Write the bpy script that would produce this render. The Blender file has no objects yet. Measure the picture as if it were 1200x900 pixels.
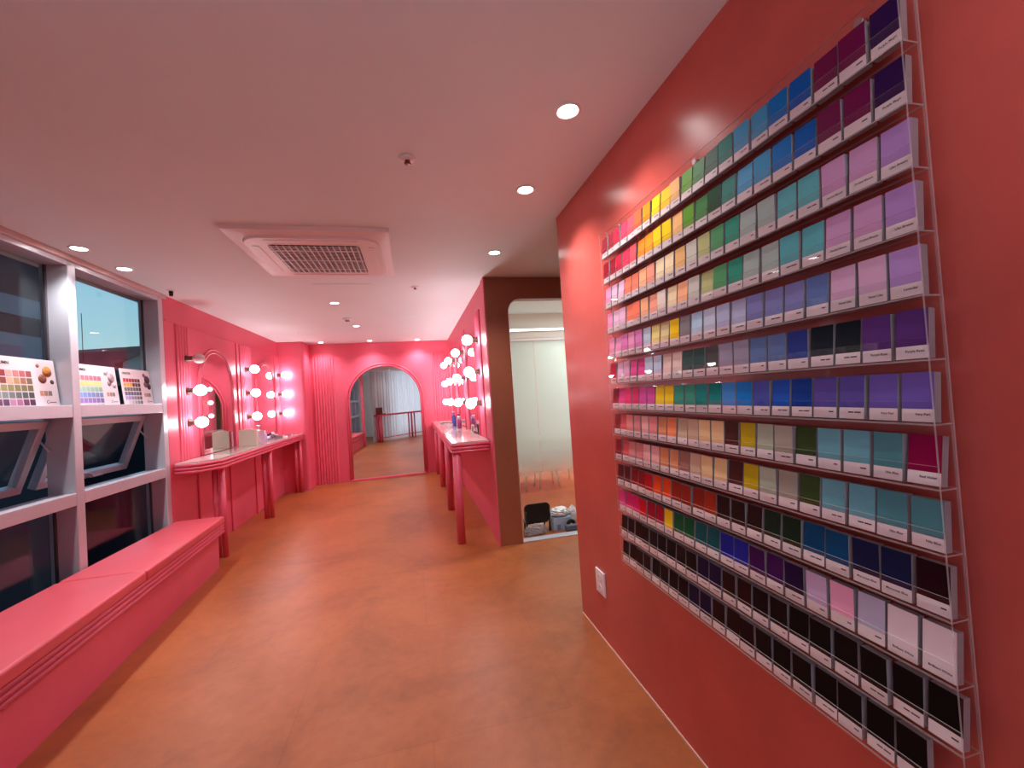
import bpy, bmesh, math, random
from mathutils import Matrix, Vector
random.seed(7)
PI = math.pi
sc = bpy.context.scene
COL = sc.collection

# ------------------------------------------------------------------ camera, world, exposure
F_PX, CAM_H = 491.876, 1.4041
yaw, pitch, roll = math.radians(13.386), math.radians(1.209), math.radians(-3.764)
fw = Vector((math.sin(yaw)*math.cos(pitch), math.cos(yaw)*math.cos(pitch), math.sin(pitch)))
rt = Vector((math.cos(yaw), -math.sin(yaw), 0)); up = rt.cross(fw)
r2 = rt*math.cos(roll) + up*math.sin(roll); u2 = up*math.cos(roll) - rt*math.sin(roll)
cam = bpy.data.objects.new('camera', bpy.data.cameras.new('camera'))
COL.objects.link(cam)
cam.matrix_world = Matrix(((r2.x, u2.x, -fw.x, 0), (r2.y, u2.y, -fw.y, 0), (r2.z, u2.z, -fw.z, CAM_H), (0, 0, 0, 1)))
cam.data.sensor_width = 36; cam.data.sensor_fit = 'HORIZONTAL'
cam.data.lens = F_PX*36/1200
cam.data.clip_start = 0.02; cam.data.clip_end = 400
sc.camera = cam

sc.view_settings.view_transform = 'Standard'; sc.view_settings.look = 'None'
sc.view_settings.gamma = 1.0; sc.view_settings.use_curve_mapping = False
sc.view_settings.exposure = 0.0
sc.cycles.transparent_max_bounces = 32
sc.cycles.max_bounces = 10; sc.cycles.diffuse_bounces = 5; sc.cycles.glossy_bounces = 6
sc.cycles.sample_clamp_indirect = 4.0
sc.cycles.use_denoising = True
sc.cycles.caustics_reflective = False; sc.cycles.caustics_refractive = False

DOWN_W = 42.0        # watts of one downlight
BULB_L = 36.0        # radiance of a lit globe bulb
SIDE_L = 4.0         # radiance of the linear lamp in the side room
SKY = 1.0
DOWN_COL = (1.0, 0.97, 0.98); BULB_COL = (1.0, 0.97, 1.0)

w = bpy.data.worlds.new('dusk_sky'); sc.world = w; w.use_nodes = True
nt = w.node_tree; nt.nodes.clear()
tc = nt.nodes.new('ShaderNodeTexCoord'); sep = nt.nodes.new('ShaderNodeSeparateXYZ')
ramp = nt.nodes.new('ShaderNodeValToRGB'); bg = nt.nodes.new('ShaderNodeBackground'); wo = nt.nodes.new('ShaderNodeOutputWorld')
nt.links.new(tc.outputs['Generated'], sep.inputs[0]); nt.links.new(sep.outputs['Z'], ramp.inputs[0])
nt.links.new(ramp.outputs[0], bg.inputs[0]); nt.links.new(bg.outputs[0], wo.inputs[0])
e = ramp.color_ramp.elements
e[0].position = 0.0; e[0].color = (0.50, 0.74, 0.76, 1)
e[1].position = 1.0; e[1].color = (0.08, 0.22, 0.45, 1)
n = ramp.color_ramp.elements.new(0.13); n.color = (0.40, 0.72, 0.80, 1)
n = ramp.color_ramp.elements.new(0.32); n.color = (0.22, 0.56, 0.83, 1)
bg.inputs[1].default_value = SKY

# area lamp added behind the curtain as sky light, to lift the ceiling
L = bpy.data.lights.new('curtain_fill', 'AREA'); L.shape = 'RECTANGLE'; L.size = 2.4; L.size_y = 2.3; L.energy = 36; L.color = (0.80, 0.90, 1.0)
lo = bpy.data.objects.new('curtain_fill', L); COL.objects.link(lo)
lo.location = (-0.585+0.42, -0.525-0.44, 1.3); lo.rotation_euler = (PI/2, 0, -0.806)

# ------------------------------------------------------------------ materials
def s2l(c):
    return tuple((x/255/12.92 if x/255 <= 0.04045 else ((x/255+0.055)/1.055)**2.4) for x in c)
MATS = {}
def mat(name, rgb, rough=0.5, metal=0.0, noise=0.0, scale=6.0, bump=0.0, emit=0.0, spec=0.5, lin=False, noise2=None, bscale=None):
    if name in MATS: return MATS[name]
    m = bpy.data.materials.new(name); m.use_nodes = True
    t = m.node_tree; b = t.nodes['Principled BSDF']
    c = rgb if lin else s2l(rgb)
    b.inputs['Base Color'].default_value = (*c, 1)
    b.inputs['Roughness'].default_value = rough; b.inputs['Metallic'].default_value = metal
    b.inputs['Specular IOR Level'].default_value = spec
    if noise or bump:
        co = t.nodes.new('ShaderNodeTexCoord')
        no = t.nodes.new('ShaderNodeTexNoise'); no.inputs['Scale'].default_value = scale
        no.inputs['Detail'].default_value = 6; no.inputs['Roughness'].default_value = 0.6
        t.links.new(co.outputs['Object'], no.inputs['Vector'])
        if noise:
            mx = t.nodes.new('ShaderNodeMix'); mx.data_type = 'RGBA'
            k2 = noise2 if noise2 else tuple(x*(1-noise) for x in c)
            mx.inputs['A'].default_value = (*[min(1, x*(1+noise)) for x in c], 1)
            mx.inputs['B'].default_value = (*k2, 1)
            rp = t.nodes.new('ShaderNodeMapRange'); rp.inputs[1].default_value = 0.32; rp.inputs[2].default_value = 0.68
            t.links.new(no.outputs['Fac'], rp.inputs[0]); t.links.new(rp.outputs[0], mx.inputs['Factor'])
            t.links.new(mx.outputs['Result'], b.inputs['Base Color'])
        if bump:
            nb = t.nodes.new('ShaderNodeTexNoise'); nb.inputs['Scale'].default_value = bscale or scale*4; nb.inputs['Detail'].default_value = 4
            t.links.new(co.outputs['Object'], nb.inputs['Vector'])
            bp = t.nodes.new('ShaderNodeBump'); bp.inputs['Strength'].default_value = bump; bp.inputs['Distance'].default_value = 0.01
            t.links.new(nb.outputs['Fac'], bp.inputs['Height']); t.links.new(bp.outputs[0], b.inputs['Normal'])
    if emit:
        b.inputs['Emission Color'].default_value = (*c, 1); b.inputs['Emission Strength'].default_value = emit
    MATS[name] = m
    return m
def emitter(name, col, strength):
    m = bpy.data.materials.new(name); m.use_nodes = True; t = m.node_tree; t.nodes.clear()
    em = t.nodes.new('ShaderNodeEmission'); o = t.nodes.new('ShaderNodeOutputMaterial')
    em.inputs[0].default_value = (*col, 1); em.inputs[1].default_value = strength
    t.links.new(em.outputs[0], o.inputs[0]); return m
def clear(name, tint=(1, 1, 1), ior=1.49, gloss_rough=0.02, diffuse=0.0, dcol=(1, 1, 1)):
    m = bpy.data.materials.new(name); m.use_nodes = True; t = m.node_tree; t.nodes.clear()
    tr = t.nodes.new('ShaderNodeBsdfTransparent'); tr.inputs[0].default_value = (*tint, 1)
    gl = t.nodes.new('ShaderNodeBsdfGlossy'); gl.inputs['Roughness'].default_value = gloss_rough
    # Schlick reflectance, the same from both sides of the sheet
    lw = t.nodes.new('ShaderNodeLayerWeight'); lw.inputs[0].default_value = 0.5
    pw = t.nodes.new('ShaderNodeMath'); pw.operation = 'POWER'; pw.inputs[1].default_value = 5.0
    f0 = ((ior-1)/(ior+1))**2
    fr = t.nodes.new('ShaderNodeMath'); fr.operation = 'MULTIPLY_ADD'; fr.inputs[1].default_value = 1-f0; fr.inputs[2].default_value = f0
    t.links.new(lw.outputs['Facing'], pw.inputs[0]); t.links.new(pw.outputs[0], fr.inputs[0])
    mx = t.nodes.new('ShaderNodeMixShader'); o = t.nodes.new('ShaderNodeOutputMaterial')
    t.links.new(fr.outputs[0], mx.inputs[0]); t.links.new(tr.outputs[0], mx.inputs[1]); t.links.new(gl.outputs[0], mx.inputs[2])
    last = mx
    if diffuse:
        df = t.nodes.new('ShaderNodeBsdfDiffuse'); df.inputs[0].default_value = (*dcol, 1)
        m2 = t.nodes.new('ShaderNodeMixShader'); m2.inputs[0].default_value = diffuse
        t.links.new(mx.outputs[0], m2.inputs[1]); t.links.new(df.outputs[0], m2.inputs[2]); last = m2
    t.links.new(last.outputs[0], o.inputs[0]); return m

M_CEIL = mat('ceiling_paint', (233, 240, 243), 0.7, noise=0.02, scale=1.2)
M_PINK = mat('pink_paint', (226, 93, 118), 0.42, noise=0.05, scale=2.0, bump=0.02, bscale=30)
M_TERRA = mat('terracotta_plaster', (204, 88, 78), 0.27, noise=0.14, scale=1.7, bump=0.10, bscale=4.5)
M_TERRA_DULL = mat('brown_plaster', (152, 86, 60), 0.4, noise=0.12, scale=1.7, bump=0.08, bscale=4.5)
M_FLOOR = None
M_WHITE = mat('white_plastic', (244, 238, 240), 0.4, noise=0.01, scale=5)
M_ALU = mat('white_aluminium', (204, 206, 216), 0.35, metal=0.3, noise=0.02, scale=9)
M_MIRROR = mat('mirror_silver', (0.86, 0.88, 0.87), 0.015, metal=1.0, lin=True, noise=0.005, scale=0.7)
M_TOP = mat('pale_stone', (214, 196, 192), 0.08, noise=0.07, scale=9, spec=0.7)
M_SOCK = mat('bronze_socket', (120, 88, 80), 0.3, metal=0.8, noise=0.05, scale=20)
M_BULB = emitter('lit_bulb_glass', BULB_COL, BULB_L)
M_BULB_OFF = mat('unlit_bulb_glass', (238, 226, 226), 0.15, noise=0.02, scale=5, spec=0.7)
M_LENS = emitter('downlight_lens', (1, 0.95, 0.92), 24.0)
M_LED = emitter('linear_lamp_diffuser', (1, 0.98, 0.95), SIDE_L)
M_VINYL = mat('pink_vinyl', (226, 92, 106), 0.4, noise=0.05, scale=3, bump=0.05, bscale=160)
M_GLASS = clear('window_glass', (0.96, 0.98, 0.985), 1.5)
M_ACRYL = clear('clear_acrylic', (0.99, 0.985, 0.985), 1.36)
M_AEDGE = clear('acrylic_cut_edge', (0.95, 0.9, 0.9), 1.45, 0.1, 0.28, (0.95, 0.88, 0.88))
M_PAPER = mat('pad_paper_edge', (166, 156, 160), 0.6, noise=0.06, scale=40)
M_STRIP = mat('name_strip_paper', (240, 224, 224), 0.5, noise=0.01, scale=20)
M_INK = mat('ink', (48, 40, 46), 0.6, noise=0.02, scale=20)
M_BLACK = mat('black_plastic', (22, 20, 22), 0.4, noise=0.1, scale=10)
M_SIDEWALL = mat('side_room_paint', (225, 222, 214), 0.6, noise=0.02, scale=2)

def floor_mat():
    m = bpy.data.materials.new('terracotta_microcement'); m.use_nodes = True; t = m.node_tree; b = t.nodes['Principled BSDF']
    co = t.nodes.new('ShaderNodeTexCoord')
    n1 = t.nodes.new('ShaderNodeTexNoise'); n1.inputs['Scale'].default_value = 1.1; n1.inputs['Detail'].default_value = 8; n1.inputs['Roughness'].default_value = 0.62; n1.inputs['Distortion'].default_value = 0.6
    n2 = t.nodes.new('ShaderNodeTexNoise'); n2.inputs['Scale'].default_value = 14; n2.inputs['Detail'].default_value = 8; n2.inputs['Roughness'].default_value = 0.7
    for n_ in (n1, n2): t.links.new(co.outputs['Object'], n_.inputs['Vector'])
    r = t.nodes.new('ShaderNodeValToRGB'); el = r.color_ramp.elements
    el[0].position = 0.32; el[0].color = (*s2l((134, 74, 40)), 1)
    el[1].position = 0.70; el[1].color = (*s2l((188, 112, 64)), 1)
    x = r.color_ramp.elements.new(0.5); x.color = (*s2l((168, 94, 51)), 1)
    add = t.nodes.new('ShaderNodeMix'); add.data_type = 'FLOAT'; add.inputs[0].default_value = 0.3
    t.links.new(n1.outputs['Fac'], add.inputs[2]); t.links.new(n2.outputs['Fac'], add.inputs[3]); t.links.new(add.outputs[0], r.inputs[0])
    # faint joints of large slabs
    br = t.nodes.new('ShaderNodeTexBrick'); br.inputs['Scale'].default_value = 1.0; br.inputs['Brick Width'].default_value = 1.2; br.inputs['Row Height'].default_value = 0.9
    br.inputs['Mortar Size'].default_value = 0.003; br.inputs['Mortar Smooth'].default_value = 0.6
    br.inputs['Color1'].default_value = (1, 1, 1, 1); br.inputs['Color2'].default_value = (0.93, 0.93, 0.93, 1); br.inputs['Mortar'].default_value = (0.82, 0.80, 0.80, 1)
    t.links.new(co.outputs['Object'], br.inputs['Vector'])
    mu = t.nodes.new('ShaderNodeMix'); mu.data_type = 'RGBA'; mu.blend_type = 'MULTIPLY'; mu.inputs[0].default_value = 1
    t.links.new(r.outputs[0], mu.inputs['A']); t.links.new(br.outputs['Color'], mu.inputs['B'])
    t.links.new(mu.outputs['Result'], b.inputs['Base Color'])
    b.inputs['Roughness'].default_value = 0.38
    bp = t.nodes.new('ShaderNodeBump'); bp.inputs['Strength'].default_value = 0.08; bp.inputs['Distance'].default_value = 0.01
    t.links.new(n2.outputs['Fac'], bp.inputs['Height']); t.links.new(bp.outputs[0], b.inputs['Normal'])
    return m
M_FLOOR = floor_mat()

# ------------------------------------------------------------------ helpers
class MB:
    """collects shapes, links them as ONE mesh object"""
    def __init__(s): s.bm = bmesh.new(); s.mi = 0
    def _mark(s, faces):
        for f in faces: f.material_index = s.mi
    def box(s, x0, x1, y0, y1, z0, z1, bevel=0.0, seg=2, edge_mi=None, thin=None):
        vs = [s.bm.verts.new((x, y, z)) for x in (x0, x1) for y in (y0, y1) for z in (z0, z1)]
        q = [(0, 1, 3, 2), (4, 6, 7, 5), (0, 4, 5, 1), (2, 3, 7, 6), (0, 2, 6, 4), (1, 5, 7, 3)]
        fs = [s.bm.faces.new([vs[i] for i in f]) for f in q]
        s._mark(fs)
        if edge_mi is not None:
            keep = {'x': (0, 1), 'y': (2, 3), 'z': (4, 5)}[thin]
            for i, f in enumerate(fs):
                if i not in keep: f.material_index = edge_mi
        if bevel:
            es = list({ed for f in fs for ed in f.edges})
            r = bmesh.ops.bevel(s.bm, geom=es, offset=bevel, segments=seg, affect='EDGES', profile=0.5)
            s._mark(r['faces'])
        return s
    def prism(s, pts, axis, a, b_):
        """extrude a closed 2D outline along axis from a to b_; pts in the other two axes in x,y,z order"""
        def P(p, v):
            return {'x': (v, p[0], p[1]), 'y': (p[0], v, p[1]), 'z': (p[0], p[1], v)}[axis]
        A = [s.bm.verts.new(P(p, a)) for p in pts]; B = [s.bm.verts.new(P(p, b_)) for p in pts]
        fs = [s.bm.faces.new(A), s.bm.faces.new(B[::-1])]
        n_ = len(pts)
        for i in range(n_): fs.append(s.bm.faces.new((A[i], B[i], B[(i+1) % n_], A[(i+1) % n_])))
        s._mark(fs); return s
    def cyl(s, p0, p1, r0, r1=None, seg=20, caps=True):
        r1 = r0 if r1 is None else r1
        p0, p1 = Vector(p0), Vector(p1); d = (p1-p0).normalized()
        u = d.orthogonal().normalized(); v = d.cross(u)
        A = []; B = []
        for i in range(seg):
            a = 2*PI*i/seg; k = u*math.cos(a)+v*math.sin(a)
            A.append(s.bm.verts.new(p0+k*r0)); B.append(s.bm.verts.new(p1+k*r1))
        fs = [s.bm.faces.new((A[i], A[(i+1) % seg], B[(i+1) % seg], B[i])) for i in range(seg)]
        for f in fs: f.smooth = True
        if caps: fs += [s.bm.faces.new(A[::-1]), s.bm.faces.new(B)]
        s._mark(fs); return s
    def lathe(s, prof, origin=(0, 0, 0), axis='z', seg=24):
        o = Vector(origin)
        def P(r, h, a):
            c, d = r*math.cos(a), r*math.sin(a)
            return o + Vector({'z': (c, d, h), 'x': (h, c, d), 'y': (c, h, d), '-z': (c, d, -h), '-x': (-h, c, d)}[axis])
        rings = []
        for r, h in prof:
            rings.append([s.bm.verts.new(P(0, h, 0))] if r < 1e-6 else [s.bm.verts.new(P(r, h, 2*PI*i/seg)) for i in range(seg)])
        fs = []
        for R0, R1 in zip(rings, rings[1:]):
            for i in range(seg):
                j = (i+1) % seg
                if len(R0) == 1 and len(R1) == 1: continue
                if len(R0) == 1: fs.append(s.bm.faces.new((R0[0], R1[i], R1[j])))
                elif len(R1) == 1: fs.append(s.bm.faces.new((R0[i], R1[0], R0[j])))
                else: fs.append(s.bm.faces.new((R0[i], R1[i], R1[j], R0[j])))
        for f in fs: f.smooth = True
        s._mark(fs); return s
    def sphere(s, c, r, seg=20, rings=12, sx=1, sy=1, sz=1):
        res = bmesh.ops.create_uvsphere(s.bm, u_segments=seg, v_segments=rings, radius=r)
        bmesh.ops.scale(s.bm, vec=(sx, sy, sz), verts=res['verts']); bmesh.ops.translate(s.bm, vec=c, verts=res['verts'])
        fs = {f for v in res['verts'] for f in v.link_faces}
        for f in fs: f.smooth = True
        s._mark(fs); return s
    def sweep(s, path, r, seg=10, sx=1.0):
        """round bar along an open path"""
        path = [Vector(p) for p in path]; rings = []; u = None
        for i, p in enumerate(path):
            d = (path[min(i+1, len(path)-1)]-path[max(i-1, 0)]).normalized()
            u = d.orthogonal().normalized() if u is None else (u-d*u.dot(d)).normalized()
            v = d.cross(u)
            rings.append([s.bm.verts.new(p+(u*math.cos(2*PI*k/seg)+v*math.sin(2*PI*k/seg))*r) for k in range(seg)])
        fs = []
        for A, B in zip(rings, rings[1:]):
            for k in range(seg): fs.append(s.bm.faces.new((A[k], A[(k+1) % seg], B[(k+1) % seg], B[k])))
        for f in fs: f.smooth = True
        fs += [s.bm.faces.new(rings[0][::-1]), s.bm.faces.new(rings[-1])]
        s._mark(fs); return s
    def build(s, name, m, parent=None, loc=None, rot=None):
        bmesh.ops.recalc_face_normals(s.bm, faces=s.bm.faces)
        me = bpy.data.meshes.new(name); s.bm.to_mesh(me); s.bm.free()
        for k in (m if isinstance(m, (list, tuple)) else [m]): me.materials.append(k)
        o = bpy.data.objects.new(name, me); COL.objects.link(o)
        if parent is not None: o.parent = parent
        if loc is not None: o.location = loc
        if rot is not None: o.rotation_euler = rot
        return o

def tag(o, label, cat, group=None, kind=None):
    o['label'] = label; o['category'] = cat
    if group: o['group'] = group
    if kind: o['kind'] = kind
    return o
def thing(name, label, cat, loc=(0, 0, 0), rz=0.0, group=None):
    o = bpy.data.objects.new(name, None); COL.objects.link(o); o.empty_display_size = 0.05
    o.location = loc; o.rotation_euler = (0, 0, rz)
    return tag(o, label, cat, group)
def struct(o):
    o['kind'] = 'structure'; return o
def copy_tree(o, parent=None):
    c = o.copy(); COL.objects.link(c)
    if parent is not None: c.parent = parent
    for ch in list(o.children): copy_tree(ch, c)
    return c
def text_mesh(txt, size, name='lettering', align='RIGHT'):
    cu = bpy.data.curves.new('t', 'FONT'); cu.body = txt; cu.size = size; cu.align_x = align; cu.resolution_u = 2; cu.offset = size*0.022
    ob = bpy.data.objects.new('t', cu); COL.objects.link(ob)
    dg = bpy.context.evaluated_depsgraph_get()
    me = bpy.data.meshes.new_from_object(ob.evaluated_get(dg)); me.name = name
    bpy.data.objects.remove(ob); bpy.data.curves.remove(cu)
    return me
def arc(cx, cz, r, a0, a1, n_):
    return [(cx+r*math.cos(a0+(a1-a0)*i/n_), cz+r*math.sin(a0+(a1-a0)*i/n_)) for i in range(n_+1)]
def arch_pts(c, hw, z0, ztop, n_=24):
    """closed outline of an arch: bottom left, bottom right, round head"""
    return [(c-hw, z0), (c+hw, z0)] + arc(c, ztop-hw, hw, 0, PI, n_)
def scallops(u0, u1, n_, depth, seg=6):
    """half-round ridges from u0 to u1 as (u, height) points"""
    wd = (u1-u0)/n_; out = []
    for i in range(n_):
        for k in range(seg+1):
            a = PI-PI*k/seg
            out.append((u0+wd*(i+0.5)+wd*0.46*math.cos(a), depth*math.sin(a)))
    return out

H = 2.5
XL, XR, YC, YP, XP, YB = -2.146, 0.957, 2.507, 3.832, 0.709, 8.10
YPI, XPI = 7.677, -1.749
ZF = 2.275           # underside of the frieze

# ------------------------------------------------------------------ setting
struct(MB().box(-2.5, 3.7, -1.9, 8.4, -0.12, 0).build('floor', M_FLOOR))
struct(MB().box(-2.5, 3.7, -1.9, 8.4, H, H+0.12).build('ceiling', M_CEIL))
struct(MB().box(XR, XR+0.15, -1.9, YC, 0, H).build('wall_right', M_TERRA))
# left wall with the rounded pier at its far end
pts = [(-2.28, 4.385), (XL, 4.385), (XL, YPI), (XPI-0.05, YPI)] + [(XPI-0.05+0.05*math.sin(a), YPI+0.05-0.05*math.cos(a)) for a in (PI/8, PI/4, 3*PI/8, PI/2)] + [(XPI, YB), (-2.28, YB)]
wall_left = struct(MB().prism(pts, 'z', 0, H).build('wall_left', M_PINK))
wall_back = struct(MB().box(-2.5, 3.7, YB, YB+0.2, 0, H).build('wall_back', M_PINK))
# side wall of the vanity and its front with the round-cornered opening
wall_van = struct(MB().box(XP, XP+0.10, YP+0.1, YB, 0, H).build('wall_vanity', [M_PINK]))
OX0, OX1, OZ, OR = 0.922, 1.80, 2.29, 0.12
op = [(XP, 0), (OX0, 0), (OX0, OZ-OR)] + arc(OX0+OR, OZ-OR, OR, PI, PI/2, 8) + arc(OX1-OR, OZ-OR, OR, PI/2, 0, 8) + [(OX1, 0), (3.6, 0), (3.6, H), (XP, H)]
struct(MB().prism(op, 'y', YP, YP+0.10).build('wall_partition', M_TERRA_DULL))
# pink return strip on the corner of the partition
struct(MB().box(XP-0.012, XP-0.0005, YP+0.002, YP+0.16, 0, H).build('trim_1', M_PINK))
struct(MB().box(OX0, OX1, YP+0.005, YP+0.095, 0.0, 0.010, 0.003).build('trim_2', M_ALU))
# slim bright bead round the opening
bead = [(OX0, 0.02), (OX0, OZ-OR)] + arc(OX0+OR, OZ-OR, OR, PI, PI/2, 8) + arc(OX1-OR, OZ-OR, OR, PI/2, 0, 8) + [(OX1, 0.02)]
struct(MB().sweep([(x, YP, z) for x, z in bead], 0.004, 6).build('trim_3', M_WHITE))
# walls of the side room and of the passage behind the right wall
struct(MB().box(3.6, 3.7, -1.9, YB, 0, H).build('wall_side', M_SIDEWALL))
struct(MB().box(XR+0.15, 3.6, 1.1, 1.2, 0, H).build('wall_passage', M_SIDEWALL))
struct(MB().box(XP+0.10, XP+0.12, YP+0.1, YB, 0, H).build('wall_lining', M_SIDEWALL))
# thin pink joint strip where the left wall changes height
struct(MB().box(XL-0.001, XL+0.006, 4.40, YPI, ZF-0.006, ZF+0.006).build('trim_4', M_PINK))
struct(MB().box(XPI, XP, YB-0.006, YB+0.001, ZF-0.006, ZF+0.006).build('trim_5', M_PINK))
struct(MB().box(XR-0.004, XR, -1.9, YC, 0.0, 0.008).build('baseboard_right', mat('pale_sealant', (222, 186, 170), 0.6, noise=0.03)))

def fluted(parent, axis, u0, u1, n_, wallpos, sign, z0, z1, depth=0.018):
    """vertical half-round ribs on a wall; axis is the axis they run along in plan"""
    prof = [(u, wallpos+sign*(h+0.001)) for u, h in scallops(u0, u1, n_, depth)]
    loop = [(u0, wallpos-sign*0.004)] + prof + [(u1, wallpos-sign*0.004)]
    if axis == 'y': loop = [(b_, a) for a, b_ in loop]
    return MB().prism(loop, 'z', z0, z1).build('fluted_panel', M_PINK, parent)
def smooth_flat(o): pass
fluted(wall_back, 'x', -1.72, -1.35, 8, YB, -1, 0, ZF-0.01)
fluted(wall_back, 'x', 0.385, 0.70, 7, YB, -1, 0, ZF-0.01)
CZ = 0.965           # worktop height
for u0, u1, n_ in ((4.56, 4.80, 5), (6.06, 6.46, 8), (7.44, 7.665, 5)):
    fluted(wall_left, 'y', u0, u1, n_, XL, 1, CZ, ZF-0.01, 0.014)
for u0, u1, n_ in ((4.20, 4.52, 7), (5.48, 5.76, 6), (6.64, 6.90, 6), (7.62, 7.88, 6)):
    fluted(wall_van, 'y', u0, u1, n_, XP, -1, CZ, ZF, 0.014)
# flat ribs under the worktops
for u in (4.85, 5.25, 5.6, 6.4, 6.9):
    MB().box(XL, XL+0.018, u, u+0.09, 0, 0.86, 0.006).build('wall_batten', M_PINK, wall_left)
MB().box(XL-0.001, XL+0.012, 5.955, 6.02, CZ, ZF-0.01, 0.005).build('wall_batten', M_PINK, wall_left)

# ------------------------------------------------------------------ windows (left facade)
XG = -2.27
M_GASK = mat('window_gasket', (70, 66, 74), 0.5, noise=0.03)
def window(nr, y0, y1, swing, lower_only=False):
    """one bay: frame between the mullion centre lines, three panes, the middle one a top-hung sash swung outwards"""
    f = MB(); mw = 0.034
    f.box(-2.30, XL, y0-mw, y0+mw, 0, 2.46, 0.004)
    f.box(-2.30, XL, y1-mw, y1+mw, 0, 2.46, 0.004) if nr == 2 else None
    a, b_ = y0+mw, (y1-mw if nr == 2 else y1-mw)
    for z0, z1 in ((2.43, 2.47), (1.432, 1.512), (0.862, 0.942), (0.0, 0.06)):
        f.box(-2.29, XL-0.001, a, b_, z0, z1, 0.003)
    fr = struct(f.build('window_%d' % nr, M_ALU))
    def pane(z0, z1):
        MB().box(XG-0.008, XG, a+0.001, b_-0.001, z0, z1).build('pane', M_GLASS, fr)
    pane(1.513, 2.429); pane(0.061, 0.861)
    # gasket lines
    g = MB()
    for z0, z1 in ((1.512, 2.43), (0.06, 0.862)):
        g.box(XG, XG+0.012, a, a+0.014, z0, z1); g.box(XG, XG+0.012, b_-0.014, b_, z0, z1)
    g.build('gasket', M_GASK, fr)
    # swung sash (hinge along the top)
    sa = thing('sash', '', '') ; del sa['label']; del sa['category']
    sa.parent = fr; sa.location = (XG-0.01, 0, 1.425); sa.rotation_euler = (0, swing, 0)
    L = 0.475; s_ = MB(); ya, yb = a+0.02, b_-0.02
    s_.box(-0.03, 0.02, ya, yb, -0.05, 0, 0.004); s_.box(-0.03, 0.02, ya, yb, -L, -L+0.05, 0.004)
    s_.box(-0.03, 0.02, ya, ya+0.05, -L+0.05, -0.05, 0.004); s_.box(-0.03, 0.02, yb-0.05, yb, -L+0.05, -0.05, 0.004)
    s_.build('sash_frame', M_ALU, sa)
    MB().box(-0.008, -0.002, ya+0.05, yb-0.05, -L+0.05, -0.05).build('sash_pane', M_GLASS, sa)
    h = MB(); h.box(0.02, 0.045, (ya+yb)/2-0.012, (ya+yb)/2+0.012, -L+0.01, -L+0.04, 0.003)
    h.box(0.045, 0.055, (ya+yb)/2-0.008, (ya+yb)/2+0.10, -L+0.016, -L+0.034, 0.003).build('handle', M_ALU, sa)
    # stay bar from the jamb to the sash
    MB().sweep([(XG, b_-0.012, 1.22), (XG-0.05, b_-0.014, 1.29)], 0.006, 6).build('stay', M_ALU, fr)
    return fr
SW = math.radians(20)
window(1, 2.30, 3.346, SW); window(2, 3.346, 4.351, SW)
window(3, 1.254, 2.30, 0.0); window(4, 0.208, 1.254, 0.0); window(5, -0.838, 0.208, 0.0); window(6, -1.884, -0.838, 0.0)
struct(MB().box(-2.30, XL+0.02, -1.89, 4.42, 2.462, 2.5, 0.006).build('trim_6', mat('cream_metal_trim', (206, 176, 172), 0.35, noise=0.02)))
struct(MB().box(-1.66, -1.57, 1.58, 1.68, 0, H, 0.008).build('trim_7', M_PINK))
struct(MB().box(-2.3, XR, -2.0, -1.9, 0, H).build('wall_rear', M_SIDEWALL))

# ------------------------------------------------------------------ outside
def facade(name, label, x0, x1, y0, y1, z0, z1, m, bands=(), bm_=None):
    o = MB().box(x0, x1, y0, y1, z0, z1).build(name, m); tag(o, label, 'building')
    for a, b_ in bands:
        MB().box(x1-0.05, x1+0.06, y0+0.2, y1-0.3, a, b_).build('window_band', bm_, o)
    return o
M_NAVY = mat('dark_cladding', (30, 31, 42), 0.7, spec=0.08, noise=0.04, scale=0.4)
M_BAND = mat('window_band_glass', (54, 68, 94), 0.3, noise=0.04, scale=0.3)
M_SLATE = mat('slate_roof', (78, 72, 70), 0.9, spec=0.05, noise=0.2, scale=0.8)
M_PALE = mat('pale_render', (150, 152, 150), 0.8, noise=0.06, scale=0.6)
facade('office_block', 'dark office block with bluish window bands seen through the left window', -24, -9, -40, 13.6, -6, 12, M_NAVY,
       ((3.0, 3.55), (4.0, 4.45), (5.7, 6.3)), M_BAND)
def gable_house(name, label, loc, rz, L, D, ze, zr, roofm, wallm, windows=()):
    """ridge along local x; the eaves at local y = -D/2 look towards the room"""
    t = thing(name, label, 'building', loc, rz)
    MB().prism([(-D/2, -14), (D/2, -14), (D/2, ze), (0, zr-0.2), (-D/2, ze)], 'x', -L/2, L/2).build('walls', wallm, t)
    MB().prism([(-D/2-0.5, ze-0.35), (0, zr-0.15), (D/2+0.5, ze-0.35), (D/2+0.5, ze-0.1), (0, zr+0.1), (-D/2-0.5, ze-0.1)], 'x', -L/2-0.3, L/2+0.3).build('roof', roofm, t)
    for (x0, x1, z0, z1) in windows:
        MB().box(x0, x1, -D/2-0.06, -D/2+0.02, z0, z1).build('window', M_BAND, t)
    return t
RZH = math.atan2(-1.14, 4.83)
gable_house('slate_roof_house', 'grey slate-roofed house outside, left in the second window', (-31.2, 50.9, 0), RZH, 12.0, 7.0, 5.2, 8.5, M_SLATE, M_PALE)
gable_house('gabled_house', 'pale house with two small windows outside, right in the second window', (-22.6, 45.2, 0), RZH-0.9, 5.0, 4.6, 6.3, 7.5, M_SLATE, M_PALE, ((-1.5, -0.9, 4.7, 5.6), (0.7, 1.3, 4.7, 5.6)))
o = MB().sweep([(-29.4, 46.8, 5), (-29.4, 46.8, 11.4)], 0.03, 5).build('antenna', M_SLATE); tag(o, 'thin antenna mast rising above the grey roof outside', 'antenna')
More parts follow.
